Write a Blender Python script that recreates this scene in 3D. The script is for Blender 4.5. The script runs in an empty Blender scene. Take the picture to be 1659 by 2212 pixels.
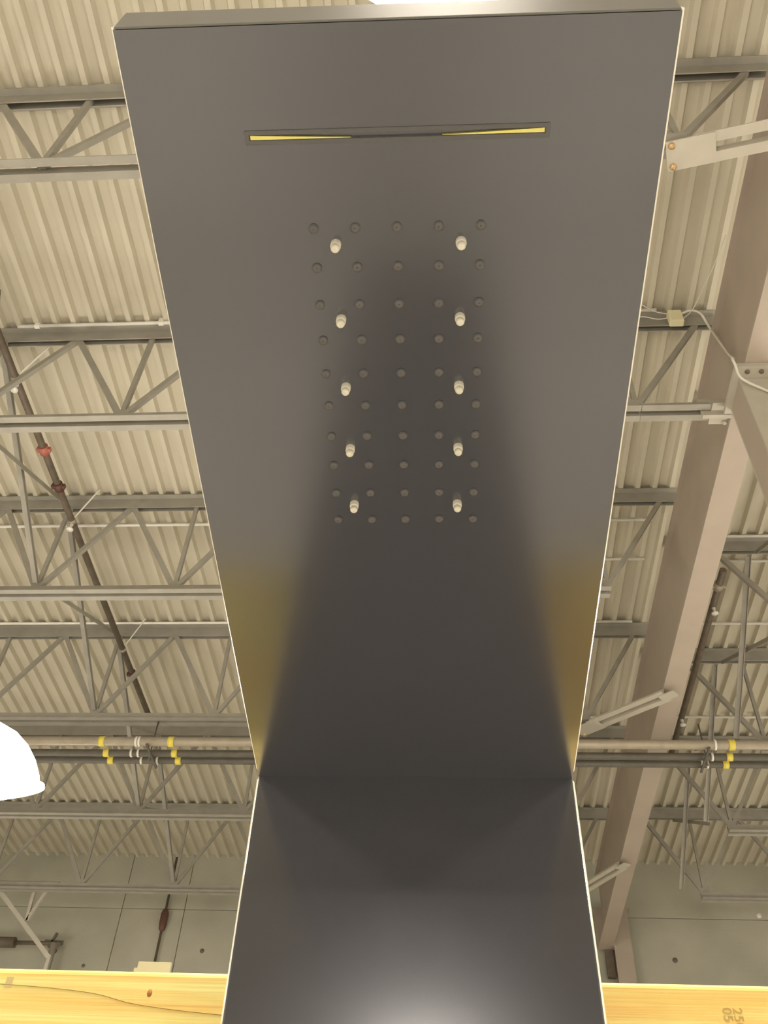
import bpy, bmesh, math, random
from mathutils import Vector, Matrix
random.seed(7)
S = bpy.context.scene
C = S.collection

# ------------------------------------------------------------------ camera
FPX = 2008.0
RI = Vector((0.99755183, 0.05553691, 0.04249702))
UP = Vector((0.01137261, -0.72844555, 0.68500931))
FW = Vector((-0.06900006, 0.68284898, 0.72729379))
cam_d = bpy.data.cameras.new('camera')
cam = bpy.data.objects.new('camera', cam_d); C.objects.link(cam)
cam_d.sensor_fit = 'VERTICAL'; cam_d.sensor_height = 36.0
cam_d.lens = FPX / 2212.0 * 36.0
cam_d.clip_start = 0.02; cam_d.clip_end = 200
cam.matrix_world = Matrix(((RI.x, UP.x, -FW.x, 0), (RI.y, UP.y, -FW.y, 0), (RI.z, UP.z, -FW.z, 1.65), (0, 0, 0, 1)))
S.camera = cam

# ------------------------------------------------------------------ world, exposure
W = bpy.data.worlds.new('world'); S.world = W; W.use_nodes = True
W.node_tree.nodes['Background'].inputs[0].default_value = (0.9, 0.85, 0.75, 1)
W.node_tree.nodes['Background'].inputs[1].default_value = 0.05
S.view_settings.view_transform = 'Standard'; S.view_settings.look = 'None'
S.view_settings.gamma = 1.0; S.view_settings.use_curve_mapping = False
S.view_settings.exposure = 0.95
LAMP_DOME = 9.0      # emission of the glowing prismatic dome
LAMP_LENS = 66.0      # emission of the lens that closes it below
LAMP_COL = (1.0, 0.905, 0.77)

# ------------------------------------------------------------------ materials
def mat(name, col, rough=0.6, metal=0.0, var=0.0, vscale=6.0, bump=0.0, bscale=60.0, ior=1.5, stretch=(1, 1, 1), spec=0.5):
    m = bpy.data.materials.new(name); m.use_nodes = True
    nt = m.node_tree; b = nt.nodes['Principled BSDF']
    b.inputs['Base Color'].default_value = (*col, 1); b.inputs['Roughness'].default_value = rough
    b.inputs['Metallic'].default_value = metal; b.inputs['IOR'].default_value = ior
    b.inputs['Specular IOR Level'].default_value = spec
    if var or bump:
        tc = nt.nodes.new('ShaderNodeTexCoord'); mp = nt.nodes.new('ShaderNodeMapping')
        mp.inputs['Scale'].default_value = stretch
        nt.links.new(tc.outputs['Object'], mp.inputs['Vector'])
    if var:
        n = nt.nodes.new('ShaderNodeTexNoise'); n.inputs['Scale'].default_value = vscale; n.inputs['Detail'].default_value = 5
        nt.links.new(mp.outputs[0], n.inputs['Vector'])
        r = nt.nodes.new('ShaderNodeValToRGB')
        r.color_ramp.elements[0].position = 0.3; r.color_ramp.elements[1].position = 0.7
        r.color_ramp.elements[0].color = (*[c * (1 - var) for c in col], 1)
        r.color_ramp.elements[1].color = (*[min(1, c * (1 + var)) for c in col], 1)
        nt.links.new(n.outputs['Fac'], r.inputs['Fac']); nt.links.new(r.outputs['Color'], b.inputs['Base Color'])
    if bump:
        n2 = nt.nodes.new('ShaderNodeTexNoise'); n2.inputs['Scale'].default_value = bscale; n2.inputs['Detail'].default_value = 3
        nt.links.new(mp.outputs[0], n2.inputs['Vector'])
        bp = nt.nodes.new('ShaderNodeBump'); bp.inputs['Strength'].default_value = bump; bp.inputs['Distance'].default_value = 0.01
        nt.links.new(n2.outputs['Fac'], bp.inputs['Height']); nt.links.new(bp.outputs[0], b.inputs['Normal'])
    return m

def emis(name, col, strength):
    m = bpy.data.materials.new(name); m.use_nodes = True
    b = m.node_tree.nodes['Principled BSDF']
    b.inputs['Base Color'].default_value = (0.8, 0.8, 0.75, 1)
    b.inputs['Emission Color'].default_value = (*col, 1); b.inputs['Emission Strength'].default_value = strength
    return m

M = {
 'deck':     mat('painted_deck', (0.62, 0.58, 0.47), 0.55, var=0.05, vscale=1.5),
 'joist':    mat('joist_paint', (0.36, 0.345, 0.30), 0.55, var=0.08, vscale=8),
 'girder':   mat('girder_paint', (0.45, 0.385, 0.325), 0.5, var=0.05, vscale=3),
 'plate':    mat('plate_paint', (0.52, 0.49, 0.42), 0.5, var=0.05, vscale=9),
 'bolt':     mat('bolt_zinc', (0.62, 0.42, 0.22), 0.35, 0.6),
 'darkhole': mat('bolt_dark', (0.16, 0.14, 0.11), 0.6),
 'concrete': mat('concrete', (0.47, 0.465, 0.385), 0.85, var=0.14, vscale=1.1, bump=0.25, bscale=30),
 'joint':    mat('joint_filler', (0.36, 0.355, 0.30), 0.9),
 'floor':    mat('floor_concrete', (0.42, 0.40, 0.36), 0.5, var=0.15, vscale=0.8),
 'wallpaint':mat('wall_paint', (0.45, 0.43, 0.37), 0.8, var=0.08, vscale=0.7),
 'pipe':     mat('pipe_brown', (0.15, 0.12, 0.09), 0.5, var=0.2, vscale=10),
 'pipe_lt':  mat('pipe_galvanised', (0.42, 0.37, 0.29), 0.45, 0.2, var=0.08, vscale=12),
 'pipe_dk':  mat('pipe_dark', (0.13, 0.12, 0.10), 0.5, var=0.12, vscale=10),
 'red':      mat('coupling_red', (0.50, 0.17, 0.13), 0.45),
 'redbrown': mat('valve_redbrown', (0.13, 0.06, 0.045), 0.5),
 'conduit':  mat('conduit_white', (0.96, 0.95, 0.90), 0.35),
 'cable':    mat('cable_white', (0.78, 0.76, 0.68), 0.5),
 'boxcream': mat('box_cream', (0.95, 0.90, 0.62), 0.5),
 'yellow':   mat('tag_yellow', (0.85, 0.72, 0.12), 0.5),
 'white':    mat('tag_white', (0.88, 0.86, 0.80), 0.5),
 'black':    mat('panel_black', (0.044, 0.044, 0.052), 0.18, ior=2.4),
 'cap':      mat('front_cap_sheen', (0.15, 0.15, 0.145), 0.35, ior=1.8),  # lighter than the head, ceiling reflection put into the base colour
 'edge':     mat('edge_highlight', (0.93, 0.91, 0.82), 0.3),  # near-white stands in for the highlight along the panel edges
 'rubber':   mat('nozzle_grey', (0.14, 0.14, 0.15), 0.5),
 'slot_glint':     mat('slot_glint_yellow', (0.95, 0.90, 0.28), 0.35),  # yellow stands in for light reflected inside the slot
 'slot':     mat('slot_frame_grey', (0.11, 0.11, 0.12), 0.35, ior=1.7),
 'dark':     mat('slot_inside', (0.012, 0.012, 0.012), 0.6),
 'knot':     mat('knot_brown', (0.42, 0.17, 0.035), 0.6),
 'crack':    mat('crack_dark', (0.40, 0.26, 0.08), 0.9),
 'ink':      mat('stamp_ink', (0.50, 0.36, 0.12), 0.8),
 'smear':    mat('stamp_smear', (0.62, 0.50, 0.22), 0.8),
 'tab':      mat('tab_cream', (0.50, 0.50, 0.37), 0.5),
 'cord':     mat('lamp_cord', (0.2, 0.19, 0.17), 0.6),
 'housing':  mat('lamp_housing', (0.45, 0.43, 0.40), 0.4, 0.5),
 'dome':     emis('lamp_dome_glow', LAMP_COL, LAMP_DOME),
 'lens':     emis('lamp_lens_glow', LAMP_COL, LAMP_LENS),
}
def silicone():
    m = bpy.data.materials.new('nozzle_silicone'); m.use_nodes = True
    b = m.node_tree.nodes['Principled BSDF']
    b.inputs['Base Color'].default_value = (0.93, 0.91, 0.80, 1); b.inputs['Roughness'].default_value = 0.3
    b.inputs['Subsurface Weight'].default_value = 0.35; b.inputs['Subsurface Radius'].default_value = (0.004, 0.004, 0.003)
    b.inputs['Subsurface Scale'].default_value = 1.0
    b.inputs['Coat Weight'].default_value = 0.4; b.inputs['Coat Roughness'].default_value = 0.1
    return m
M['silicone'] = silicone()
M['black'].node_tree.nodes['Principled BSDF'].inputs['Specular Tint'].default_value = (0.89, 0.92, 1.0, 1)
def pine():
    m = bpy.data.materials.new('pine_wood'); m.use_nodes = True
    nt = m.node_tree; b = nt.nodes['Principled BSDF']; b.inputs['Roughness'].default_value = 0.6
    tc = nt.nodes.new('ShaderNodeTexCoord'); mp = nt.nodes.new('ShaderNodeMapping')
    mp.inputs['Scale'].default_value = (1.6, 9, 26); nt.links.new(tc.outputs['Object'], mp.inputs['Vector'])
    n = nt.nodes.new('ShaderNodeTexNoise'); n.inputs['Scale'].default_value = 2.2; n.inputs['Detail'].default_value = 4; n.inputs['Distortion'].default_value = 0.6
    nt.links.new(mp.outputs[0], n.inputs['Vector'])
    r = nt.nodes.new('ShaderNodeValToRGB'); cr = r.color_ramp
    cr.elements[0].position = 0.30; cr.elements[0].color = (0.90, 0.55, 0.14, 1)
    cr.elements[1].position = 0.62; cr.elements[1].color = (0.95, 0.85, 0.30, 1)
    e = cr.elements.new(0.46); e.color = (0.93, 0.65, 0.18, 1)
    nt.links.new(n.outputs['Fac'], r.inputs['Fac'])
    mp2 = nt.nodes.new('ShaderNodeMapping'); mp2.inputs['Scale'].default_value = (4, 60, 320); nt.links.new(tc.outputs['Object'], mp2.inputs['Vector'])
    n2 = nt.nodes.new('ShaderNodeTexNoise'); n2.inputs['Scale'].default_value = 1.5; n2.inputs['Detail'].default_value = 3
    nt.links.new(mp2.outputs[0], n2.inputs['Vector'])
    mx = nt.nodes.new('ShaderNodeMix'); mx.data_type = 'RGBA'; mx.blend_type = 'MULTIPLY'; mx.inputs[0].default_value = 0.18
    nt.links.new(r.outputs['Color'], mx.inputs[6]); nt.links.new(n2.outputs['Color'], mx.inputs[7])
    nt.links.new(mx.outputs[2], b.inputs['Base Color'])
    bp = nt.nodes.new('ShaderNodeBump'); bp.inputs['Strength'].default_value = 0.08; bp.inputs['Distance'].default_value = 0.002
    nt.links.new(n2.outputs['Fac'], bp.inputs['Height']); nt.links.new(bp.outputs[0], b.inputs['Normal'])
    return m
M['pine'] = pine()

# ------------------------------------------------------------------ mesh helpers
class MB:
    def __init__(s): s.v = []; s.f = []; s.smooth = []
    def add(s, vs, fs, sm=False):
        o = len(s.v); s.v += [tuple(v) for v in vs]
        for f in fs: s.f.append([i + o for i in f]); s.smooth.append(sm)
        return s
    def box(s, x0, x1, y0, y1, z0, z1):
        vs = [(x, y, z) for z in (z0, z1) for y in (y0, y1) for x in (x0, x1)]
        return s.add(vs, [(0, 2, 3, 1), (4, 5, 7, 6), (0, 1, 5, 4), (2, 6, 7, 3), (0, 4, 6, 2), (1, 3, 7, 5)])
    def bar(s, p, q, w, h, side=(0, 0, 1)):
        p = Vector(p); q = Vector(q); d = (q - p).normalized(); a = Vector(side)
        a = (a - d * a.dot(d)).normalized(); b = d.cross(a)
        vs = [e + a * (sa * w / 2) + b * (sb * h / 2) for e in (p, q) for sb in (-1, 1) for sa in (-1, 1)]
        return s.add(vs, [(0, 2, 3, 1), (4, 5, 7, 6), (0, 1, 5, 4), (2, 6, 7, 3), (0, 4, 6, 2), (1, 3, 7, 5)])
    def tube(s, pts, r, n=10, caps=True):
        pts = [Vector(p) for p in pts]; rings = []
        prev = None
        for i, p in enumerate(pts):
            d = (pts[min(i + 1, len(pts) - 1)] - pts[max(i - 1, 0)]).normalized()
            if prev is None:
                a = Vector((0, 0, 1)) if abs(d.z) < 0.9 else Vector((1, 0, 0))
            else: a = prev
            a = (a - d * a.dot(d)).normalized(); prev = a; b = d.cross(a)
            rings.append([p + a * (r * math.cos(2 * math.pi * k / n)) + b * (r * math.sin(2 * math.pi * k / n)) for k in range(n)])
        o = len(s.v); s.v += [tuple(v) for g in rings for v in g]
        for i in range(len(pts) - 1):
            for k in range(n):
                k2 = (k + 1) % n
                s.f.append([o + i * n + k, o + i * n + k2, o + (i + 1) * n + k2, o + (i + 1) * n + k]); s.smooth.append(True)
        if caps:
            s.f.append([o + k for k in reversed(range(n))]); s.smooth.append(False)
            s.f.append([o + (len(pts) - 1) * n + k for k in range(n)]); s.smooth.append(False)
        return s
    def lathe(s, prof, n=24, c=(0, 0, 0), smooth=True):
        o = len(s.v)
        for (r, z) in prof:
            for k in range(n):
                t = 2 * math.pi * k / n
                s.v.append((c[0] + r * math.cos(t), c[1] + r * math.sin(t), c[2] + z))
        for i in range(len(prof) - 1):
            for k in range(n):
                k2 = (k + 1) % n
                s.f.append([o + i * n + k, o + i * n + k2, o + (i + 1) * n + k2, o + (i + 1) * n + k]); s.smooth.append(smooth)
        return s
    def build(s, name, m, parent=None):
        me = bpy.data.meshes.new(name); me.from_pydata(s.v, [], s.f); me.update()
        for p, sm in zip(me.polygons, s.smooth): p.use_smooth = sm
        bm = bmesh.new(); bm.from_mesh(me)
        bmesh.ops.recalc_face_normals(bm, faces=bm.faces); bm.to_mesh(me); bm.free()
        me.materials.append(m)
        o = bpy.data.objects.new(name, me); C.objects.link(o)
        if parent: o.parent = parent
        return o
def bevel(o, w, seg=2):
    bm = bmesh.new(); bm.from_mesh(o.data)
    bmesh.ops.bevel(bm, geom=bm.edges[:], offset=w, segments=seg, profile=0.5, affect='EDGES', clamp_overlap=True)
    for f in bm.faces: f.smooth = False
    bm.to_mesh(o.data); bm.free()
    return o
def empty(name, loc=(0, 0, 0)):
    e = bpy.data.objects.new(name, None); C.objects.link(e); e.location = loc; e.empty_display_size = 0.1
    return e
def tag(o, label=None, cat=None, group=None, kind=None):
    if label: o['label'] = label
    if cat: o['category'] = cat
    if group: o['group'] = group
    if kind: o['kind'] = kind
    return o
def copy_tree(o, parent=None):
    c = o.copy(); C.objects.link(c); c.parent = parent
    for k in list(o.children): copy_tree(k, c)
    return c

# ------------------------------------------------------------------ the building shell
DZ = 8.05                                   # underside of the roof deck
X0, X1, Y0, Y1 = -12.0, 10.0, -16.0, 13.0
tag(MB().box(X0, X1, Y0, Y1, -0.1, 0).build('floor', M['floor']), kind='structure')
tag(MB().box(X0 - .2, X0, Y0, Y1 + .2, -.1, 8.4).build('wall_left', M['wallpaint']), kind='structure')
tag(MB().box(X1, X1 + .2, Y0, Y1 + .2, -.1, 8.4).build('wall_right', M['wallpaint']), kind='structure')
tag(MB().box(X0, X1, Y0 - .2, Y0, -.1, 8.4).build('wall_front', M['wallpaint']), kind='structure')
wall = tag(MB().box(X0, X1, Y1 + .03, Y1 + .2, -.1, 8.4).build('wall_back', M['joint']), kind='structure')
for a, b in ((-12, -8.4), (-8.4, -4.72), (-4.72, -3.81), (-3.81, 0.1), (0.1, 2.25), (2.25, 6.1), (6.1, 10)):
    for za, zb in ((-.1, 3.6), (3.6, 7.28), (7.28, 8.35)):
        p = MB().box(a + .004, b - .004, Y1, Y1 + .06, za + .003, zb - .003).build('concrete_panel', M['concrete'], wall)
        bevel(p, .006, 1)
for x, z, m, r in ((-5.06, 6.48, 'darkhole', .020), (-3.45, 6.71, 'darkhole', .024), (2.94, 6.72, 'darkhole', .028), (4.18, 7.34, 'white', .03)):
    o = MB().lathe([(0.0001, -.012), (r, -.012), (r * 1.25, .0), (r * 1.25, .004)], 12).build('anchor_plug', M[m], wall)
    o.rotation_euler = (-math.pi / 2, 0, 0); o.location = (x, Y1 - .004, z)

# fluted roof deck: sheets of six ribs
ceil = tag(MB().box(X0, X1, Y0, Y1, DZ + .075, DZ + .15).build('ceiling', M['deck']), kind='structure')
P = 0.1524
FD = .052
def deck_sheet():
    prof = []
    for k in range(6):
        x = k * P
        prof += [(x, FD), (x + .040, FD), (x + .056, 0), (x + .096, 0), (x + .112, FD)]
    prof.append((6 * P, FD))
    mb = MB(); n = len(prof)
    vs = [(x, Y0, DZ + z) for x, z in prof] + [(x, Y1, DZ + z) for x, z in prof]
    vs += [(x, Y0, DZ + z + .004) for x, z in prof] + [(x, Y1, DZ + z + .004) for x, z in prof]
    fs = [(i, i + 1, n + i + 1, n + i) for i in range(n - 1)] + [(2 * n + i + 1, 2 * n + i, 3 * n + i, 3 * n + i + 1) for i in range(n - 1)]
    mb.add(vs, fs)
    return mb.build('roof_deck_sheet', M['deck'], ceil)
OFF = -2.85 - 0.076
kx = math.floor((X0 - OFF) / (6 * P))
first = deck_sheet(); first.location.x = OFF + kx * 6 * P
k = kx + 1
while OFF + k * 6 * P < X1:
    c = first.copy(); C.objects.link(c); c.location.x = OFF + k * 6 * P; k += 1

# ------------------------------------------------------------------ open-web joists
def joist(x_hi, x_lo, bot_hi, node0, seat_x, bot_lo=None, tie=False):
    r = empty('steel_joist', (0, 0, 0))
    zt, zb = DZ, 6.85
    for s in (-1, 1):
        m = MB(); a = .020 * s; b = .075 * s
        m.box(x_lo, x_hi, min(a, b), max(a, b), zt - .012, zt - .003)
        m.box(x_lo, x_hi, min(a, a + .008 * s), max(a, a + .008 * s), zt - .13, zt - .012)
        m.build('top_chord_angle', M['joist'], r)
        m = MB(); b = .070 * s
        m.box(bot_lo if bot_lo is not None else x_lo, bot_hi, min(a, b), max(a, b), zb, zb + .008)
        m.box(bot_lo if bot_lo is not None else x_lo, bot_hi, min(a, a + .008 * s), max(a, a + .008 * s), zb + .008, zb + .085)
        m.build('bottom_chord_angle', M['joist'], r)
    x = node0
    while x > x_lo + .4: x -= 1.22
    x += 1.22
    zn, zu = zb + .06, zt - .09
    lo = bot_lo if bot_lo is not None else x_lo
    while x < x_hi - .05:
        if lo - .02 <= x <= bot_hi + .02:
            MB().bar((x, 0, zn), (x, 0, zu), .034, .034, (0, 1, 0)).build('web_vertical', M['joist'], r)
            if x - .61 > x_lo: MB().bar((x, 0, zn), (x - .61, 0, zu), .048, .036).build('web_diagonal', M['joist'], r)
            if x + .61 < x_hi: MB().bar((x, 0, zn), (x + .61, 0, zu), .04, .036).build('web_diagonal', M['joist'], r)
        x += 1.22
    return r
GX = 2.025
ordn = ['first', 'second', 'third', 'fourth', 'fifth', 'sixth']
leftY = [2.13, 3.98, 5.82, 7.71, 9.6, 11.5]
J = joist(2.07, -11.8, 1.33, -2.35, 1.97)
desc = {0: 'nearest the camera, at the top left',
        1: 'second nearest, with white conduit along its top',
        2: 'third nearest the camera, left of the girder',
        3: 'just above the yellow-banded pipes',
        4: 'just below the yellow-banded pipes',
        5: 'farthest of the left bay, in front of the concrete wall'}
for i, y in enumerate(leftY):
    o = J if i == 0 else copy_tree(J)
    o.location = (0, y, 0)
    tag(o, 'pale open-web steel roof joist ' + desc[i], 'joist', 'roof joists left of the girder')
# the joist that meets the near column carries a chord extension tied to it
tie = empty('chord_tie', (0, 3.98, 0))
for s in (-1, 1):
    a, b = sorted((.020 * s, .070 * s)); MB().box(1.335, 1.80, a, b, 6.85, 6.858).box(1.335, 1.80, min(.02 * s, .028 * s), max(.02 * s, .028 * s), 6.858, 6.93).build('tie_angle', M['joist'], tie)
p = MB().box(1.74, 1.93, -.016, .016, 6.80, 6.98).build('end_plate', M['plate'], tie)
MB().box(1.80, 1.93, -.09, .09, 6.835, 6.849).build('seat_plate', M['plate'], tie)
for yy in (-.075, .075):
    MB().lathe([(.0001, -.014), (.016, -.014), (.016, 0)], 8, (1.905, yy, 6.834)).build('bolt', M['plate'], tie)
tag(tie, 'short steel tie running from the joist chord to the near column head', 'steel tie')

Jr = joist(9.8, 2.08, 9.8, 3.10, 2.08, bot_lo=3.05)
rightY = [4.78, 6.46, 8.14, 9.80, 11.47]
rdesc = ['nearest the camera, mostly beyond the right edge', 'with a white conduit along its upper chord, right of the girder',
         'third from the camera, above the yellow pipe bands', 'behind the yellow pipe bands, right of the girder', 'nearest the concrete wall, right of the girder']
for i, y in enumerate(rightY):
    o = Jr if i == 0 else copy_tree(Jr)
    o.location = (0, y, 0)
    tag(o, 'pale open-web roof joist ' + rdesc[i], 'joist', 'roof joists right of the girder')

# cross bridging between neighbouring joists
def bridging(x, ya, yb, label):
    r = empty('cross_bridging', (x, ya, 0)); d = yb - ya
    MB().bar((-.02, .03, DZ - .16), (-.02, d - .03, 6.97), .05, .006).bar((-.042, .03, DZ - .16), (-.042, d - .03, 6.97), .006, .05).build('bridging_angle', M['joist'], r)
    MB().bar((.02, .03, 6.97), (.02, d - .03, DZ - .16), .04, .006).build('bridging_angle', M['joist'], r)
    return tag(r, label, 'bridging', 'cross bridging between the joists')
bn = ['between the two nearest left joists', 'left of the red pipe coupling', 'left of the brown pipe below the coupling', 'above the yellow-banded pipes on the left', 'below the yellow-banded pipes on the left']
for i in range(5): bridging(-3.54, leftY[i], leftY[i + 1], 'thin crossed steel bridging angles ' + bn[i])
bn = ['at the right picture edge, nearest', 'right of the girder beside the first white sprinkler', 'right of the girder beside the second white sprinkler', 'right of the girder near the wall']
for i in range(4): bridging(2.86, rightY[i], rightY[i + 1], 'thin crossed steel bridging angles ' + bn[i])

# ------------------------------------------------------------------ girder
g = empty('roof_girder', (0, 0, 0))
gb, gt = 6.80, 7.74
GY1 = 12.72
MB().box(GX - .095, GX + .095, Y0 + .1, GY1, gb, gb + .025).build('bottom_flange', M['girder'], g)
MB().box(GX - .008, GX + .008, Y0 + .1, GY1, gb + .025, gt - .022).build('web', M['girder'], g)
MB().box(GX - .05, GX + .05, Y0 + .1, GY1, gt - .022, gt).build('top_flange', M['girder'], g)
tag(g, 'deep brown-grey steel roof girder with a peach-lit bottom flange running to the wall', 'girder')

# near column under the girder
cn = empty('steel_column', (0, 0, 0))
cx0, cx1, cy0, cy1 = 1.905, 2.17, 3.64, 3.90
m = MB().box(cx0, cx1, cy0, cy0 + .014, 0, 6.76).box(cx0, cx1, cy1 - .014, cy1, 0, 6.76)
m.build('flange', M['plate'], cn)
MB().box(cx0, cx0 + .012, cy0 + .014, cy1 - .014, 0, 6.76).build('side_plate', M['girder'], cn)
MB().box(cx1 - .012, cx1, cy0 + .014, cy1 - .014, 0, 6.76).build('side_plate', M['girder'], cn)
cap = MB().box(1.865, 2.20, 3.545, 3.93, 6.762, 6.798).build('cap_plate', M['plate'], cn)
for x in (1.945, 2.035, 2.12):
    MB().lathe([(.0001, -.012), (.014, -.012), (.017, 0)], 10, (x, 3.585, 6.761)).build('bolt', M['darkhole'], cn)
tag(cn, 'light painted steel column with bolted cap plate at the right picture edge', 'column')
# far column against the wall
cf = empty('steel_column', (0, 0, 0))
MB().box(2.13, 2.36, 12.78, 12.80, 0, 7.28).box(2.13, 2.36, 12.96, 12.98, 0, 7.28).build('flange', M['girder'], cf)
MB().box(2.237, 2.253, 12.80, 12.96, 0, 7.28).build('web', M['girder'], cf)
MB().box(1.92, 2.40, 12.74, 12.99, 7.28, 7.30).build('cap_plate', M['girder'], cf)
MB().box(1.93, 2.16, 12.74, 12.90, 6.80, 7.28).build('bracket', M['girder'], cf)
MB().box(2.02, 2.12, 12.88, 12.96, 6.45, 6.80).build('junction_plate', M['pipe'], cf)
tag(cf, 'brown-grey steel column standing against the concrete wall under the girder end', 'column')

# flange braces from the girder to the joist bottom chords
def brace(p, q, label):
    r = empty('flange_brace', (0, 0, 0)); p = Vector(p); q = Vector(q)
    d = (q - p).normalized(); n = Vector((-d.y, d.x, 0)).normalized()
    for s in (-1, 1):
        MB().bar(p + n * (.058 * s), q + n * (.058 * s), .06, .008, n).bar(p + n * (.032 * s) + Vector((0, 0, .03)), q + n * (.032 * s) + Vector((0, 0, .03)), .008, .05, n).build('brace_angle', M['plate'], r)
    gp = MB().bar(p - d * .16 - Vector((0, 0, .008)), p + d * .10 - Vector((0, 0, .008)), .17, .010, n).build('gusset_plate', M['plate'], r)
    MB().bar(q - d * .06 - Vector((0, 0, .008)), q + d * .10 - Vector((0, 0, .008)), .10, .010, n).build('gusset_plate', M['plate'], r)
    for s in (-1, 1):
        c = p - d * .13 + n * (.06 * s)
        MB().lathe([(.0001, -.03), (.016, -.03), (.02, -.013)], 8, c).build('bolt', M['bolt'], r)
    return tag(r, label, 'brace', 'braces from the girder to the joists')
brace((1.38, 2.13, 6.788), (1.96, 2.00, 6.738), 'double-angle steel brace with two brassy bolts at the upper right')
brace((1.34, 7.66, 6.788), (1.95, 7.10, 6.738), 'double-angle steel brace meeting the girder above the pipe run')
brace((1.36, 11.45, 6.788), (1.94, 10.40, 6.738), 'double-angle steel brace meeting the girder near the wall')

# ------------------------------------------------------------------ sprinkler pipes
def sprinkler_pipe(x, z, ya, yb, r, couplings, heads, hangers, label):
    e = empty('sprinkler_pipe', (x, 0, z))
    MB().tube([(0, ya, 0), (0, yb, 0)], r, 12).build('pipe', M['pipe'], e)
    for y, m in couplings:
        MB().tube([(0, y - .04, 0), (0, y + .04, 0)], r * 1.45, 12).box(-r * 2.0, r * 2.0, y - .018, y + .018, -.018, .018).build('coupling', M[m], e)
    for y in heads:
        MB().lathe([(.0001, -.075), (.032, -.07), (.032, -.060), (.009, -.055), (.012, -.03), (.018, 0)], 10, (0, y, -r + .004)).build('sprinkler_head', M['white'], e)
    for y, dx in hangers:
        MB().bar((dx, y - .03, DZ - z - .01), (0.0, y, r * .6), .014, .006, (0, 1, 0)).build('hanger_strap', M['conduit'], e)
        MB().tube([(0, y - .02, 0), (0, y + .02, 0)], r * 1.15, 12).build('pipe_clamp', M['pipe_lt'], e)
    return e
tag(sprinkler_pipe(-3.43, 7.65, 0.4, 8.85, .030, ((4.86, 'red'), (5.28, 'redbrown'), (8.0, 'redbrown')), (4.17, 5.72), ((4.12, .16), (5.70, .16), (7.57, .16)), ''),
    'brown sprinkler pipe with a red coupling running through the left joists', 'pipe')
tag(sprinkler_pipe(2.50, 7.60, 6.36, 9.4, .032, ((6.58, 'pipe_lt'),), (6.86, 8.70), (), ''),
    'brown sprinkler pipe with two white sprinklers right of the girder', 'pipe')

# ------------------------------------------------------------------ white conduits under the deck
def conduit(xa, xb, y, z, label, clips=()):
    e = empty('conduit', (0, y, z))
    MB().tube([(xa, 0, 0), (xb, 0, 0)], .0145, 10).build('tube', M['conduit'], e)
    for x in clips: MB().box(x - .02, x + .02, -.016, .016, -.016, .05).build('clip', M['conduit'], e)
    tag(e, label, 'conduit', 'white conduits under the deck')
conduit(-3.46, 1.62, 3.885, 8.033, 'white conduit along the top of the second nearest left joist', (-3.3, -2.28))
conduit(-11.5, 1.9, 6.13, 8.033, 'white conduit on the deck just below the third left joist')
conduit(-11.5, 1.9, 7.60, 8.033, 'long white conduit on the deck above the fourth left joist')
conduit(-0.5, 1.9, 6.66, 8.033, 'short white conduit on the deck left of the girder, highest there')
conduit(2.12, 9.5, 6.36, 8.033, 'white conduit right of the girder, highest of the right bay')
conduit(2.12, 9.5, 6.70, 8.033, 'white conduit right of the girder, second of the right bay')
conduit(2.12, 9.5, 7.64, 8.033, 'white conduit right of the girder, third of the right bay')
conduit(2.12, 9.5, 9.32, 8.033, 'white conduit right of the girder, just above the yellow-banded pipes')
conduit(0.4, 1.9, 9.33, 8.033, 'short white conduit left of the girder beside the flange brace')

# ------------------------------------------------------------------ pipe run on trapeze hangers
bandsA = ((-3.36, 'yellow'), (-2.68, 'yellow'), (2.58, 'yellow'), (2.98, 'white'), (-3.02, 'white'), (-2.99, 'white'), (2.43, 'white'))
bandsB = ((-3.37, 'yellow'), (-2.69, 'yellow'), (2.60, 'yellow'), (-3.12, 'white'), (-3.05, 'white'), (2.44, 'white'))
bandsC = ((-3.36, 'yellow'), (-2.68, 'yellow'), (2.59, 'yellow'), (3.03, 'yellow'), (-3.05, 'white'), (-2.89, 'white'), (2.42, 'white'), (2.37, 'white'))
def run_pipe(y, r, m, bands, label, w):
    e = empty('supply_pipe', (0, y, 6.55))
    MB().tube([(-11.7, 0, 0), (9.7, 0, 0)], r, 12).build('pipe', M[m], e)
    for x, c in bands:
        ww = w if c == 'yellow' else w * .35
        MB().tube([(x - ww, 0, 0), (x + ww, 0, 0)], r + .006, 12).build('band', M[c], e)
    tag(e, label, 'pipe', 'pipes hung below the joists')
run_pipe(7.60, .044, 'pipe_lt', bandsA, 'thick pale pipe with yellow bands, upper one of the hung pipe run', .028)
run_pipe(7.80, .034, 'pipe_dk', bandsB, 'dark thin pipe with yellow bands, middle of the hung pipe run', .028)
run_pipe(7.93, .034, 'pipe_dk', bandsC, 'dark thin pipe with yellow bands, lowest in view of the hung pipe run', .028)
for x, t in ((-2.90, 'left of the shower panel'), (2.36, 'right of the girder'), (-7.5, 'far left, out past the lamp')):
    e = empty('trapeze_hanger', (x, 7.76, 0))
    MB().box(-.010, .010, -.21, .21, 6.482, 6.499).build('crossbar', M['pipe_dk'], e)
    MB().tube([(0, -.05, 6.40), (0, -.05, 6.852)], .008, 6).build('rod', M['pipe_dk'], e)
    tag(e, 'dark threaded-rod trapeze hanger under the pipe run ' + t, 'hanger', 'trapeze hangers of the pipe run')

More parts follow.
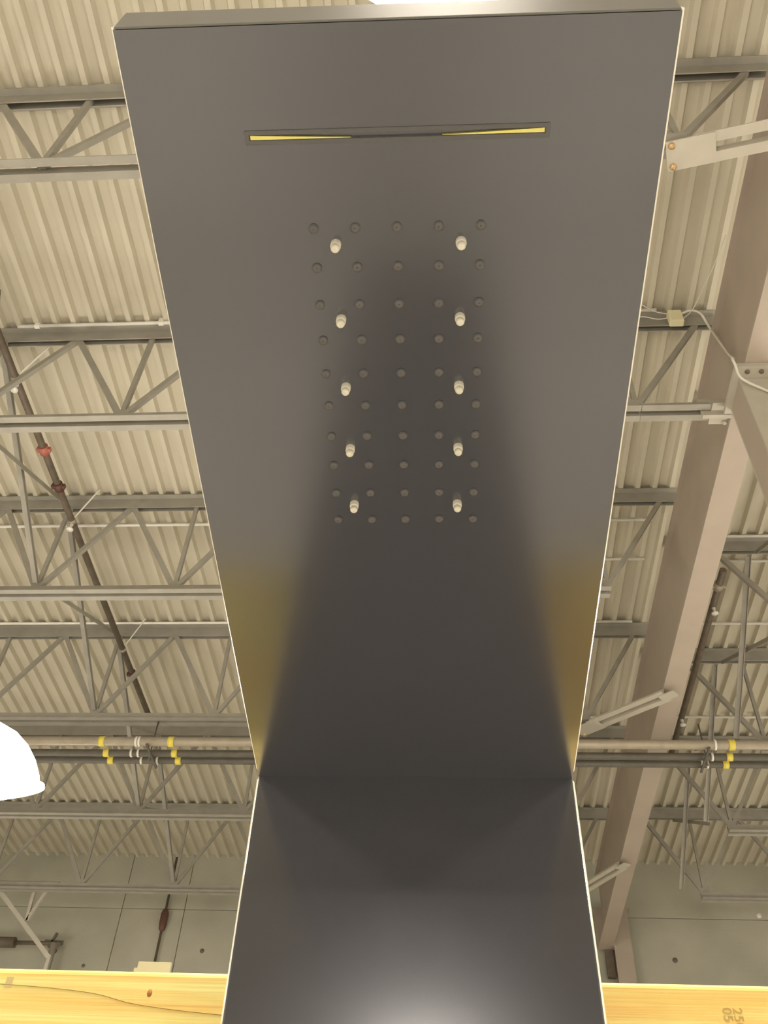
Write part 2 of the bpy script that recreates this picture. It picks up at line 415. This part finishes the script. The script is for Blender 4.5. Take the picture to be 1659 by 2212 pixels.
# ------------------------------------------------------------------ junction box and cables
jb = empty('junction_box', (1.742, 3.885, 7.905))
bevel(MB().box(-.052, .052, -.028, .028, -.075, .075).build('box', M['boxcream'], jb), .006, 1)
MB().box(-.046, .046, -.032, -.028, -.068, .068).build('cover', M['boxcream'], jb)
tag(jb, 'small cream junction box on the joist chord at the right', 'box')
def smooth_path(pts, n=6):
    pts = [Vector(p) for p in pts]; out = []
    for i in range(len(pts) - 1):
        p0 = pts[max(i - 1, 0)]; p1 = pts[i]; p2 = pts[i + 1]; p3 = pts[min(i + 2, len(pts) - 1)]
        for k in range(n):
            t = k / n
            out.append(.5 * ((2 * p1) + (p2 - p0) * t + (2 * p0 - 5 * p1 + 4 * p2 - p3) * t * t + (3 * p1 - p0 - 3 * p2 + p3) * t ** 3))
    out.append(pts[-1]); return out
def cable(pts, r, label):
    tag(MB().tube(smooth_path(pts), r, 6).build('cable', M['cable'], None), label, 'cable', 'white cables at the junction box')
cable([(1.79, 3.86, 7.93), (1.86, 3.84, 7.94), (1.93, 3.86, 7.92), (1.975, 3.90, 7.80), (1.98, 3.80, 7.3), (1.92, 3.62, 6.95), (1.85, 3.52, 6.82), (1.855, 3.525, 6.75), (1.90, 3.60, 6.71), (2.02, 3.625, 6.62), (2.16, 3.625, 6.50)], .009,
      'thick white cable looping from the cream box down to the column head')
cable([(1.79, 3.86, 7.86), (1.86, 3.80, 7.90), (1.92, 3.62, 7.93), (1.97, 3.40, 7.93), (1.995, 3.22, 7.92)], .004, 'thin white cable rising from the cream box to the girder')
cable([(1.69, 3.86, 7.93), (1.60, 3.85, 7.95), (1.52, 3.83, 8.0), (1.45, 3.80, 8.04)], .004, 'thin white cable leaving the cream box to the upper left')
cable([(1.69, 3.86, 7.88), (1.60, 3.86, 7.86), (1.50, 3.86, 7.90), (1.40, 3.86, 7.88)], .004, 'thin white cable leaving the cream box low to the left')

# ------------------------------------------------------------------ things at the back wall
rp = empty('riser_pipe', (-4.06, 12.94, 0))
MB().tube([(0, 0, 0.2), (0, 0, 8.02)], .018, 10).build('pipe', M['pipe'], rp)
MB().lathe([(.018, -.16), (.045, -.13), (.055, -.05), (.055, .08), (.04, .13), (.018, .16)], 12, (0, 0, 7.10)).build('valve_body', M['redbrown'], rp)
tag(rp, 'thin dark riser pipe with a red-brown valve on the concrete wall', 'pipe')
vb = empty('wall_frame', (0, 11.62, 0))
MB().bar((-6.6, 0, 6.99), (-5.13, 0, 6.985), .05, .05).build('top_rail', M['plate'], vb)
MB().bar((-5.44, 0, 6.96), (-5.42, 0, 6.50), .04, .04).build('strut', M['plate'], vb)
MB().bar((-5.25, 0, 6.96), (-5.41, 0, 6.50), .04, .04).build('strut', M['plate'], vb)
MB().bar((-5.95, 0, 6.92), (-4.98, 0, 6.05), .055, .05).build('long_strut', M['plate'], vb)
MB().bar((-4.98, 0, 6.08), (-4.98, 0, 0.0), .045, .045, (0, 1, 0)).build('post', M['plate'], vb)
tag(vb, 'pale angled steel frame at the far left above the wooden board', 'frame')
fv = empty('wall_valve', (0, 12.72, 6.66))
MB().tube([(-6.6, 0, 0), (-5.99, 0, 0)], .07, 12).build('body', M['pipe'], fv)
MB().tube([(-5.99, 0, .0), (-5.34, 0, .0)], .028, 10).build('stem', M['pipe'], fv)
MB().tube([(-5.52, 0, 0), (-5.52, .28, 0)], .03, 8).build('wall_stub', M['pipe'], fv)
MB().bar((-5.50, 0, -.06), (-5.44, 0, .14), .03, .03).bar((-5.58, 0, .02), (-5.32, 0, .01), .05, .03).build('handle', M['pipe_dk'], fv)
MB().tube([(-5.44, .0, 0), (-5.40, .0, -6.6)], .045, 10).build('drop_pipe', M['wallpaint'], fv)
tag(fv, 'dark valve with a crossed handle on the wall at the lower left', 'valve')

# ------------------------------------------------------------------ high bay lamps
def make_lamp():
    r = empty('high_bay_lamp', (0, 0, 0)); R = .375
    dome = [(R, .02), (R * .985, .08), (R * .93, .17), (R * .83, .26), (R * .68, .34), (R * .48, .40), (R * .28, .44), (.075, .46)]
    MB().lathe(dome, 40).build('dome', M['dome'], r)
    MB().lathe([(R, .022), (R + .022, .022), (R + .024, .0), (R - .01, -.006), (R - .012, .010)], 40).build('rim', M['dome'], r)
    MB().lathe([(.0001, -.010), (R * .5, -.008), (R - .012, .008)], 40).build('lens', M['lens'], r)
    MB().lathe([(.0001, .74), (.07, .74), (.10, .70), (.10, .52), (.075, .46), (.07, .455)], 20).build('ballast_housing', M['housing'], r)
    MB().tube([(0, 0, .74), (0, 0, DZ - 4.40 - .004)], .008, 6).build('suspension_rod', M['cord'], r)
    return r
L0 = make_lamp()
spots = [(0.02, .365), (-2.8, 4.87), (3.15, 4.87), (-5.6, .735), (5.6, .735), (-8.4, 4.87), (8.4, 4.87), 
         (-2.8, -3.4), (2.8, -3.4), (-8.4, -3.4), (8.4, -3.4), (-5.6, 9.2), (5.6, 9.2), (-5.6, -7.5), (5.6, -7.5), (0, -8.8)]  # first two show; the rest are unseen, added to light the hall
for i, (x, y) in enumerate(spots):
    o = L0 if i == 0 else copy_tree(L0)
    o.location = (x, y, 4.40)
    lab = {0: 'glowing round lamp just above the front edge of the shower head', 1: 'glowing dome lamp at the left picture edge'}.get(i, 'unseen dome lamp added to light the hall')
    tag(o, lab, 'lamp', 'hanging dome lamps')
    if i == 1:
        o.rotation_euler = (math.radians(24), math.radians(-7), 0); o.location = (-2.93, 4.87, 4.43); o.scale = (1.2, 1.2, 1.0)

# ------------------------------------------------------------------ wooden display frame
BY = .66
bd = empty('wooden_board', (0, BY, 0))
b = MB().box(-1.3, 1.3, 0, .038, 1.63, 1.8932).build('plank', M['pine'], bd)
bevel(b, .004, 4)
kn = MB().lathe([(.0001, -.0006), (.0016, -.0004), (.0021, .0002)], 14).build('knot', M['knot'], bd)
kn.rotation_euler = (-math.pi / 2, 0, 0); kn.scale = (1, 1.5, 1); kn.location = (-.206, .0002, 1.8785)
MB().tube(smooth_path([(-.62, 0, 1.8835), (-.40, 0, 1.883), (-.312, 0, 1.882), (-.249, 0, 1.878), (-.212, 0, 1.871), (-.154, 0, 1.866), (-.05, 0, 1.861), (.1, 0, 1.858)]), .0003, 5).build('drying_crack', M['crack'], bd)
def text(s, size, loc, rot, m, parent, name):
    cu = bpy.data.curves.new(name, 'FONT'); cu.body = s; cu.size = size; cu.extrude = .00012; cu.space_character = 1.05
    t = bpy.data.objects.new(name, cu); C.objects.link(t)
    dg = bpy.context.evaluated_depsgraph_get()
    me = bpy.data.meshes.new_from_object(t.evaluated_get(dg)); bpy.data.objects.remove(t)
    me.materials.clear(); me.materials.append(m)
    o = bpy.data.objects.new(name, me); C.objects.link(o); o.parent = parent; o.location = loc; o.rotation_euler = rot
    return o
text('250', .0085, (.1805, -.0001, 1.8785), (math.pi / 2, math.pi / 2, 0), M['ink'], bd, 'ink_stamp')
text('05', .0085, (.1738, -.0001, 1.8785), (math.pi / 2, math.pi / 2, 0), M['ink'], bd, 'ink_stamp')
MB().box(-.3085, -.3035, -.0002, .001, 1.8800, 1.8868).build('ink_smear', M['smear'], bd)
tag(bd, 'yellow pine board running behind the shower panel', 'board')
for x in (-.9, .9):
    p = bevel(MB().box(x - .045, x + .045, BY + .039, BY + .13, 0, 1.885).build('wooden_post', M['pine']), .004, 2)
    tag(p, 'square pine post holding the board, ' + ('left' if x < 0 else 'right') + ' of the shower panel', 'post')
tb = empty('price_tab', (-.224, BY + .056, 1.8535))
MB().box(-.0125, .0125, -.0015, .0015, 0, .066).build('card', M['tab'], tb)
MB().box(-.0148, -.0125, -.0015, .0015, 0, .0615).build('side_tongue', M['tab'], tb)
MB().box(-.010, .010, -.018, .0015, -.003, 0).build('clip', M['tab'], tb)
tag(tb, 'small cream tab sticking up behind the pine board at the left', 'card')

# ------------------------------------------------------------------ shower panel
O = Vector((-0.0259706, 0.58163643, 1.99765767)); yaw, lean, roll, tau, L = 0.0156642, -0.0182772, -0.011373, 0.07263784, 0.47666437
HW = .11
sp = empty('shower_panel', O)
Rm = Matrix.Rotation(yaw, 3, 'Z') @ Matrix.Rotation(roll, 3, 'Y') @ Matrix.Rotation(lean, 3, 'X')
sp.rotation_euler = Rm.to_euler()
tag(sp, 'black wall shower panel with a flat overhanging head full of nozzles', 'shower panel')
# upright body
body = bevel(MB().box(-HW, HW, 0, .046, -1.12, .018).build('body', M['black'], sp), .0012, 2)
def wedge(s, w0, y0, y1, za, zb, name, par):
    # slanted pale lip, colour standing in for the vertical edge's highlight
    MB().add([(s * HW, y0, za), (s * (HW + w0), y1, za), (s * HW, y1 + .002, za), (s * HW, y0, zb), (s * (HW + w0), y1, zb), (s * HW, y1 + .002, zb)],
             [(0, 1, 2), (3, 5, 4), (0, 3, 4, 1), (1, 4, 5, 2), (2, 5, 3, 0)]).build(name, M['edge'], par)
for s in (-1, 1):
    wedge(s, .0014, .0014, .0032, -1.118, -.001, 'highlight_strip', body)
    wedge(s, .0022, .0060, .0075, -1.118, -.004, 'highlight_strip', body)
# head: local x, y = -distance from the fold, z up; underside at z = 0
TH = .024
Vd = Vector((0, -math.cos(tau), math.sin(tau))); Nu = Vector((0, math.sin(tau), math.cos(tau)))
hm = Matrix(((1, -Vd.x, Nu.x, 0), (0, -Vd.y, Nu.y, 0), (0, -Vd.z, Nu.z, 0), (0, 0, 0, 1)))
SLX, SV0, SV1 = .0612, .4336, .4355
mb = MB()
sh = math.tan(tau) * TH                       # the front face stands plumb
xs = [-HW, -SLX, SLX, HW]; vs_ = [-.0, SV0, SV1, L]
idx = {}
pts = []
for j, v in enumerate(vs_):
    for i, x in enumerate(xs):
        idx[(i, j)] = len(pts); pts.append((x, -v, 0))
fs = [(idx[(i, j)], idx[(i + 1, j)], idx[(i + 1, j + 1)], idx[(i, j + 1)]) for j in range(3) for i in range(3) if not (i == 1 and j == 1)]
top = len(pts); pts += [(-HW, .046, TH), (HW, .046, TH), (HW, -L - sh, TH), (-HW, -L - sh, TH), (-HW, .046, 0.002), (HW, .046, 0.002)]
fs += [(top, top + 1, top + 2, top + 3)]
fs += [(idx[(0, 3)], idx[(1, 3)], idx[(2, 3)], idx[(3, 3)], top + 2, top + 3)]
fs += [(idx[(0, 0)], idx[(0, 1)], idx[(0, 2)], idx[(0, 3)], top + 3, top, top + 4)]
fs += [(idx[(3, 0)], idx[(3, 1)], idx[(3, 2)], idx[(3, 3)], top + 2, top + 1, top + 5)]
fs += [(top, top + 1, top + 5, top + 4), (idx[(0, 0)], idx[(1, 0)], idx[(2, 0)], idx[(3, 0)], top + 5, top + 4)]
# slot pocket
ps = len(pts); q = [(-SLX, -SV0), (SLX, -SV0), (SLX, -SV1), (-SLX, -SV1)]
pts += [(x, y, .0016) for x, y in q]
ring = [idx[(1, 1)], idx[(2, 1)], idx[(2, 2)], idx[(1, 2)]]
for k in range(4): fs.append((ring[k], ring[(k + 1) % 4], ps + (k + 1) % 4, ps + k))
fs.append((ps, ps + 1, ps + 2, ps + 3))
mb.add(pts, fs)
head = mb.build('head', M['black'], sp)
head.matrix_local = hm
bm = bmesh.new(); bm.from_mesh(head.data); bm.edges.ensure_lookup_table()
def ontop(v): return abs(v.co.z - TH) < 1e-5 and v.co.y < -.4
ed = [e for e in bm.edges if all(ontop(v) for v in e.verts)]
bmesh.ops.bevel(bm, geom=ed, offset=.003, segments=4, profile=.5, affect='EDGES')
bm.to_mesh(head.data); bm.free()
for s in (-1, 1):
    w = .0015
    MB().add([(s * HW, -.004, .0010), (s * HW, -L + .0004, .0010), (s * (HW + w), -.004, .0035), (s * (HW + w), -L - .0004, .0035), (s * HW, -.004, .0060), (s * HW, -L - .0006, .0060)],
             [(0, 1, 3, 2), (2, 3, 5, 4), (4, 5, 1, 0), (0, 2, 4), (1, 5, 3)]).build('highlight_strip', M['edge'], head)  # pale strip painted as the lit side edge of the head
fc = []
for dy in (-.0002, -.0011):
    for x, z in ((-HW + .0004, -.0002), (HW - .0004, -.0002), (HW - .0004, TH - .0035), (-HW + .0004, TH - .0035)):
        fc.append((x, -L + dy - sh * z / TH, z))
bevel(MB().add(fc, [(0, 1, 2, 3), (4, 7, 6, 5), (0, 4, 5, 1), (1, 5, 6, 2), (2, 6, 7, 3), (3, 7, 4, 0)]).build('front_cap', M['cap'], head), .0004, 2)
# waterfall slot: frame lip, and yellow slivers shaped as light reflected at its ends
fr = MB()
fx, f0, f1 = .0632, .4316, .4374
fr.box(-fx, fx, -f1, -SV1 - .0002, -.0005, .0004).box(-fx, fx, -SV0 + .0002, -f0, -.0005, .0004)
fr.box(-fx, -SLX - .0002, -SV1 - .0002, -SV0 + .0002, -.0005, .0004).box(SLX + .0002, fx, -SV1 - .0002, -SV0 + .0002, -.0005, .0004)
fr.build('slot_frame', M['slot'], head)
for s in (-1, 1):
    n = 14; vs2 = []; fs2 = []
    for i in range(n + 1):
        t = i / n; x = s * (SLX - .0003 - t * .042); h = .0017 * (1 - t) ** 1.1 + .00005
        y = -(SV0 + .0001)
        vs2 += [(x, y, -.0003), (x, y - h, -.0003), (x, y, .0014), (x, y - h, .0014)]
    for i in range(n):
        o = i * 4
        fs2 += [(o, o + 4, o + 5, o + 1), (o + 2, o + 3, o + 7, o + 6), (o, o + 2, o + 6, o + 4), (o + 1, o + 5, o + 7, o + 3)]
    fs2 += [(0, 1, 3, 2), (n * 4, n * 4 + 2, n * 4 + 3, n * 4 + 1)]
    MB().add(vs2, fs2).build('glint_sliver', M['slot_glint'], head)
# nozzles
def small_nozzle():
    return MB().lathe([(.0023, .0), (.0022, -.0008), (.0015, -.0013), (.0006, -.0015), (.0001, -.0010)], 12).build('rubber_nozzle', M['rubber'], head)
def big_nozzle():
    return MB().lathe([(.0024, .0), (.0024, -.0030), (.0022, -.0034), (.0015, -.0036), (.0015, -.0039), (.0020, -.0042), (.0020, -.0056), (.0016, -.0064), (.0008, -.0067), (.0001, -.0066)], 16).build('silicone_nozzle', M['silicone'], head)
n0 = None
for j in range(10):
    for i in range(5):
        o = small_nozzle() if n0 is None else n0.copy()
        if n0 is None: n0 = o
        else: C.objects.link(o)
        o.location = (-.0009 + (i - 2) * .0184, -(.3952 - j * .01823), 0)
        o['label'] = 'small dark grey nozzle'
n0 = None
for j in range(5):
    for i in (-1, 1):
        o = big_nozzle() if n0 is None else n0.copy()
        if n0 is None: n0 = o
        else: C.objects.link(o)
        o.location = (-.0005 + i * .0278, -(.3880 - j * .0365), 0)
        o['label'] = 'clear pale silicone nozzle'
